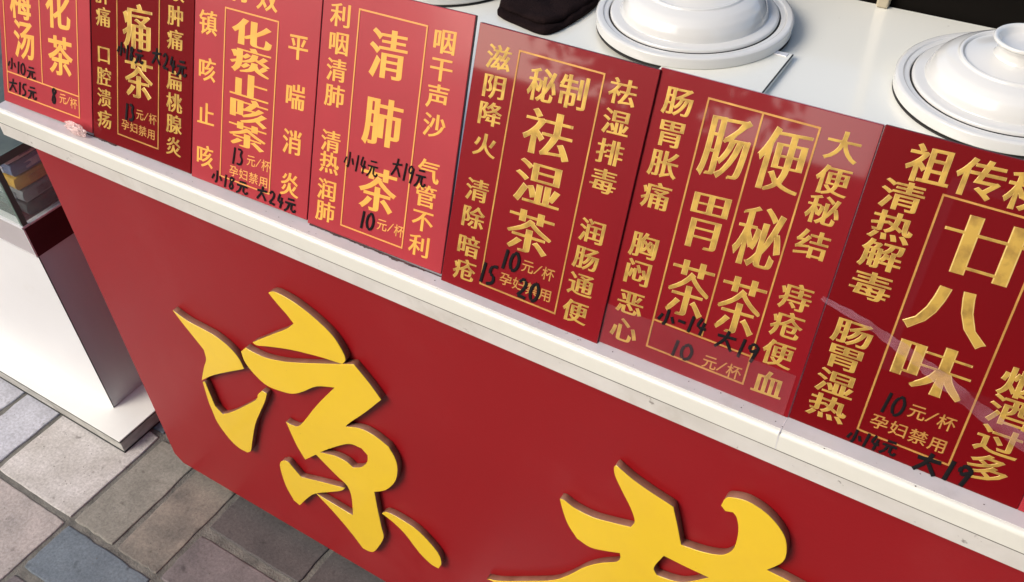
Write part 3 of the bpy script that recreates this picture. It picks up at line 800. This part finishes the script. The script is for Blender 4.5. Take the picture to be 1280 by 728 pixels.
# ---------------------------------------------------------------- folded dark cloth
def cloth():
    root = empty('folded_cloth', (.55, .62, ZT))
    tag(root, 'folded dark brown cloth lying on the white counter left of the middle pot', 'cloth')
    outl = smooth_outline([(.490, .578), (.505, .560), (.547, .549), (.590, .541), (.607, .556), (.618, .603), (.622, .668), (.612, .740), (.515, .760), (.468, .652)], corner=200, sub=6)
    c = Vector((.548, .645))
    def layer(name, z0, h, s, off):
        bm = bmesh.new(); N = 14; prev = None; n = len(outl)
        prof = [(1.0, 0.0), (1.02, .25), (1.02, .6), (.99, .88), (.95, 1.0)] + [(1 - k / N, 1.0) for k in range(2, N)]
        for f, hz in prof:
            row = []
            for q in outl:
                d = (Vector(q) - c) * f * s + c + Vector(off)
                zz = z0 + h * hz + ((noise.noise(Vector((d.x * 24, d.y * 34, z0 * 90))) * .0065 + noise.noise(Vector((d.x * 70 + d.y * 50, d.y * 30, 3))) * .0022) if hz > .5 else 0)
                row.append(bm.verts.new((d.x - .55, d.y - .62, zz)))
            if prev:
                for k in range(n): bm.faces.new((prev[k], prev[(k + 1) % n], row[(k + 1) % n], row[k]))
            prev = row
        bm.faces.new(prev)
        bmesh.ops.recalc_face_normals(bm, faces=bm.faces)
        return from_bm(name, bm, MT['cloth'], root, smooth=True)
    layer('lower_fold', .0005, .009, 1.0, (0, 0))
    layer('upper_fold', .0092, .010, .955, (-.004, .010))
cloth()

# ---------------------------------------------------------------- dark space behind the counter
bk = box_obj('black_back_panel', (-.4, XR, YB + .006, YB + .016, .0, 1.02), MT['black'], None, .001)
bk.location = (0, 0, 0)
tag(bk, 'black panel standing behind the far edge of the white counter', 'panel')
bm = bmesh.new(); tube(bm, [(1.026, YB + .001, .9005), (1.026, YB + .001, 1.3)], .0001, 6)
bm.free()
post = box_obj('beige_post', (1.018, 1.037, YB - .0125, YB + .0055, .9005, 1.25), MT['beige'], None, .003)
tag(post, 'narrow beige post standing at the far edge of the counter', 'post')

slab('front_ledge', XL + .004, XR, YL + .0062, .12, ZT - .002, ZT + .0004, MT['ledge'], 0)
# hairline joint in the ledge under the seventh sign and a few tea crumbs and specks on the counter and the paving
box_obj('slab_joint', (1.1930, 1.1940, YL - .00005, .11, .8770, ZT + .0006), MT['trim_edge'], counter)
def specks(name, area_, z, n, smin, smax, m, label, seed):
    r = random.Random(seed); bm = bmesh.new()
    for _ in range(n):
        x = r.uniform(area_[0], area_[1]); y = r.uniform(area_[2], area_[3]); q = r.uniform(smin, smax)
        t = bmesh.new(); bmesh.ops.create_icosphere(t, subdivisions=1, radius=q)
        for v in t.verts: v.co = Vector((v.co.x * r.uniform(.6, 1.6), v.co.y * r.uniform(.6, 1.6), v.co.z * .35)) + Vector((x, y, z))
        me = bpy.data.meshes.new('t'); t.to_mesh(me); t.free(); bm.from_mesh(me); bpy.data.meshes.remove(me)
    tag(from_bm(name, bm, m), label, 'crumbs', kind='stuff')
specks('tea_crumbs', (.2, 1.5, -.027, -.010), ZT + .0007, 46, .0002, .0007, MT['residue'], 'tiny dark crumbs scattered on the narrow ledge before the signs', 5)
specks('street_grit', (-.6, .6, -.6, .04), .0004, 420, .0004, .0013, MT['grout'], 'fine grit scattered over the stone pavers', 6)

# ---------------------------------------------------------------- neighbouring display cabinet
CX, CY = -.2225, .0225
cab = empty('display_cabinet', (CX, CY, 0))
tag(cab, 'white display cabinet with dark trim band and glass case, left of the red counter', 'cabinet')
def cb(name, d, m, bev=.0008): return box_obj(name, (d[0] - CX, d[1] - CX, d[2] - CY, d[3] - CY, d[4], d[5]), m, cab, bev)
X0, Y1 = -1.9, .75
cb('plinth', (X0, -.1385, -.0335, Y1, .003, .0345), MT['plinth_side'])
cb('plinth_edge_strip', (X0, -.1365, -.0355, Y1, .0340, .0362), MT['dark_edge'], .0003)
cb('plinth_edge_strip', (X0, -.1365, -.0355, Y1, .0005, .0032), MT['dark_edge'], .0003)
cb('plinth_top', (X0, -.1372, -.0348, Y1, .0363, .0395), MT['plinth_top'], .0006)
cb('front_panel', (X0, CX - .0018, CY + .0015, CY + .0033, .0400, .481), MT['white_lam'], .0006)
cb('side_panel', (CX - .0165, CX - .0015, CY + .0036, Y1, .0400, .481), MT['side_lam'], .0006)
cb('corner_strip', (CX - .0017, CX - .0007, CY + .0012, CY + .0034, .0400, .481), MT['dark_edge'], .0003)
cb('front_band', (X0, CX - .0015, CY - .001, CY + .0008, .4815, .549), MT['band'], .0006)
cb('side_band', (CX - .012, CX + .0005, CY + .0011, Y1, .4815, .549), MT['maroon'], .0006)
cb('metal_trim', (X0, CX + .0005, CY - .003, CY + .0145, .5495, .5545), MT['trim_edge'], .001)
cb('metal_trim', (X0, CX - .0012, CY - .0022, CY - .0012, .4815, .4850), MT['trim_edge'], .0002)
cb('metal_trim', (CX - .0012, CX + .0012, CY - .0022, CY + .0009, .4815, .5492), MT['trim_edge'], .0004)
cb('metal_trim', (CX - .012, CX + .0008, CY + .0150, Y1, .5495, .5535), MT['trim_edge'], .0006)
cb('case_floor', (X0, CX - .013, CY + .0150, Y1, .536, .5490), MT['maroon'], .0006)
# glass case
cb('glass_pane', (X0, CX - .008, CY + .002, CY + .006, .5550, .694), MT['glass'], 0)
cb('glass_pane', (CX - .006, CX - .002, CY + .012, Y1, .5550, .694), MT['glass'], 0)
cb('glass_edge_post', (CX - .0075, CX - .0005, CY + .0005, CY + .0115, .5550, .6935), MT['green_edge'], .0005)
cb('glass_top', (X0, CX - .0005, CY + .0005, Y1, .6945, .7005), MT['glass_dark'], 0)
cb('glass_edge_rail', (X0, CX + .0005, CY - .0015, CY + .0003, .6940, .7010), MT['green_edge'], .0003)
cb('glass_edge_rail', (CX - .0003, CX + .0015, CY + .0005, Y1, .6850, .7010), MT['green_edge'], .0003)
cb('corner_strip', (X0, CX - .012, Y1 - .012, Y1, .04, .694), MT['white_lam'], .0006)

# packets in the glass case
def packet(x, y, z, sx, sy, sz, c1, c2, label, rz=0):
    root = empty('snack_packet', (x, y, z)); root.rotation_euler = (0, 0, rz)
    tag(root, label, 'packet', 'stacked packets in the glass case')
    bm = bmesh.new(); bmesh.ops.create_cube(bm, size=1)
    bmesh.ops.subdivide_edges(bm, edges=bm.edges[:], cuts=5, use_grid_fill=True)
    for v in bm.verts:
        u = v.co * 2
        k = (1 - abs(u.x) ** 5 * .06) * (1 - abs(u.y) ** 5 * .06)
        v.co = Vector((v.co.x * sx * (1 - abs(u.z) ** 2 * .06), v.co.y * sy * (1 - abs(u.z) ** 2 * .06), v.co.z * sz * k + sz / 2))
        v.co += Vector((noise.noise(v.co * 60 + Vector((x * 9, 0, z * 40))), 0, 0)) * .0015
    from_bm('wrapper', bm, mat('wrapper_' + label.split()[0], c1, .35, var=.25, vscale=40, bump=.2, bscale=50), root)
    bm = bmesh.new(); box(bm, -sx * .30, sx * .30, -sy * .503, -sy * .495, sz * .25, sz * .75, 0); box(bm, sx * .495, sx * .503, -sy * .3, sy * .3, sz * .25, sz * .75, 0)
    from_bm('print_band', bm, mat('band_' + label.split()[0], c2, .4, color2=c1, vscale=50), root)
PK = [(.5495, (.055, .060, .060), (.015, .015, .018), 'charcoal'), (.5795, (.26, .30, .31), (.08, .10, .10), 'slate'), (.6075, (.80, .50, .08), (.50, .28, .06), 'mustard'),
      (.6370, (.20, .28, .46), (.70, .74, .80), 'navy'), (.6640, (.95, .95, .95), (.10, .13, .30), 'white')]
for k, (z, c1, c2, nm) in enumerate(PK):
    packet(CX - .075, CY + .105, z, .115, .150, .0265, c1, c2, f'{nm} packet, number {k + 1} up from the floor of the near corner stack in the glass case' if False else
           {0: 'charcoal packet at the bottom of the near corner stack in the glass case', 1: 'slate grey packet second from the bottom of the near stack in the glass case',
            2: 'mustard yellow packet in the middle of the near stack in the glass case', 3: 'navy blue packet under the white one in the near stack in the glass case',
            4: 'white packet on top of the near corner stack in the glass case'}[k], .05 * (k % 2) - .02)
packet(CX - .235, CY + .10, .5495, .13, .14, .045, (.60, .52, .40), (.62, .36, .07), 'tan and orange packet beside the near stack at the left picture edge')
packet(CX - .235, CY + .10, .5960, .13, .14, .040, (.42, .52, .55), (.60, .60, .55), 'pale blue packet on the tan one at the left picture edge', .05)
packet(CX - .090, CY + .300, .5495, .13, .150, .060, (.30, .28, .22), (.12, .12, .10), 'brown grey packet at the back of the glass case', .0)

# ---------------------------------------------------------------- street behind the photographer (out of view; building and low wall added to shape the reflections)
road = bmesh.new(); box(road, -60, 60, -60, -4.0, -.0032, .0008)
tag(from_bm('road', road, MT['asphalt']), 'grey street surface beyond the pavement', kind='structure')

wall_far = empty('added_dark_building', (6.4, -10.6, 0))  # added dark mass in place of the photographer's reflection in the signs
tag(wall_far, 'made-up dark brick building across the street, added to darken the sign reflections', 'building')
MT['brick'] = mat('dark_brick_wall', (.10, .055, .045), .9, var=.3, vscale=6)
MT['render'] = mat('low_dark_wall', (.09, .085, .08), .9, var=.3, vscale=4)
MT['win'] = mat('dark_window', (.02, .025, .03), .1)
MT['frame'] = mat('window_frame', (.5, .5, .5), .5)
box_obj('wall', (-6.2, 6.2, -.3, 3, 0, 9), MT['brick'], wall_far)
box_obj('cornice', (-6.3, 6.3, -.3, 3.25, 9.002, 9.4), MT['render'], wall_far)
for fl in range(3):
    for k in range(5):
        f_ = box_obj('window', (-.75, .75, 0, .05, 0, 1.7), MT['frame'], wall_far, 0, 1, (-4.8 + k * 2.4, 3.001, 1.0 + fl * 2.8))
        box_obj('pane', (-.67, .67, .0505, .056, .08, 1.62), MT['win'], f_)
lw = box_obj('added_low_wall', (-26, .1, -9.3, -9.0, 0, 2.75), MT['render'], None, .02)  # added, unseen; cuts off the lower sky reflected in the signs
tag(lw, 'made-up low dark wall across the street, added to shape the sign reflections', 'wall')
MT['leaf'] = mat('tree_leaves', (.05, .085, .025), .6, var=.5, vscale=3)
MT['bark'] = mat('tree_bark', (.09, .065, .045), .9, var=.4, vscale=12)
def tree(x, y, h, r, label, seed):
    root = empty('street_tree', (x, y, 0)); tag(root, label, 'tree', 'trees across the street')
    q = random.Random(seed); bm = bmesh.new()
    tube(bm, [(0, 0, 0), (.03, .02, h * .3), (.0, .05, h * .6)], .11, 8)
    for k in range(6):
        a = q.uniform(0, 6.28); tube(bm, [(0, .03, h * .4), (math.cos(a) * r * .5, math.sin(a) * r * .5, h * .65), (math.cos(a) * r * .85, math.sin(a) * r * .85, h * .8)], .04, 6)
    from_bm('trunk', bm, MT['bark'], root)
    bm = bmesh.new()
    clumps = [(Vector((q.gauss(0, .45) * r, q.gauss(0, .45) * r, h * .68 + q.gauss(0, .18) * h)), q.uniform(.15, .34)) for _ in range(24)]
    for c, cr in clumps:
        for _ in range(130):
            p = c + Vector((q.gauss(0, cr), q.gauss(0, cr), q.gauss(0, cr)))
            u = Vector((q.gauss(0, 1), q.gauss(0, 1), q.gauss(0, 1))).normalized(); v = u.orthogonal().normalized()
            bm.faces.new([bm.verts.new(p + u * .12), bm.verts.new(p + v * .07), bm.verts.new(p - u * .12), bm.verts.new(p - v * .07)])
    tag(from_bm('crown', bm, MT['leaf'], root), kind='stuff')
tree(-1.9, -7.8, 4.6, .75, 'leafy tree across the street nearest the dark brick building', 1)
tree(-6.2, -8.2, 4.6, 1.0, 'smaller leafy tree across the street beside the low dark wall', 2)
tree(-10.8, -8.6, 5.6, 1.3, 'tall leafy tree across the street farthest from the brick building', 3)
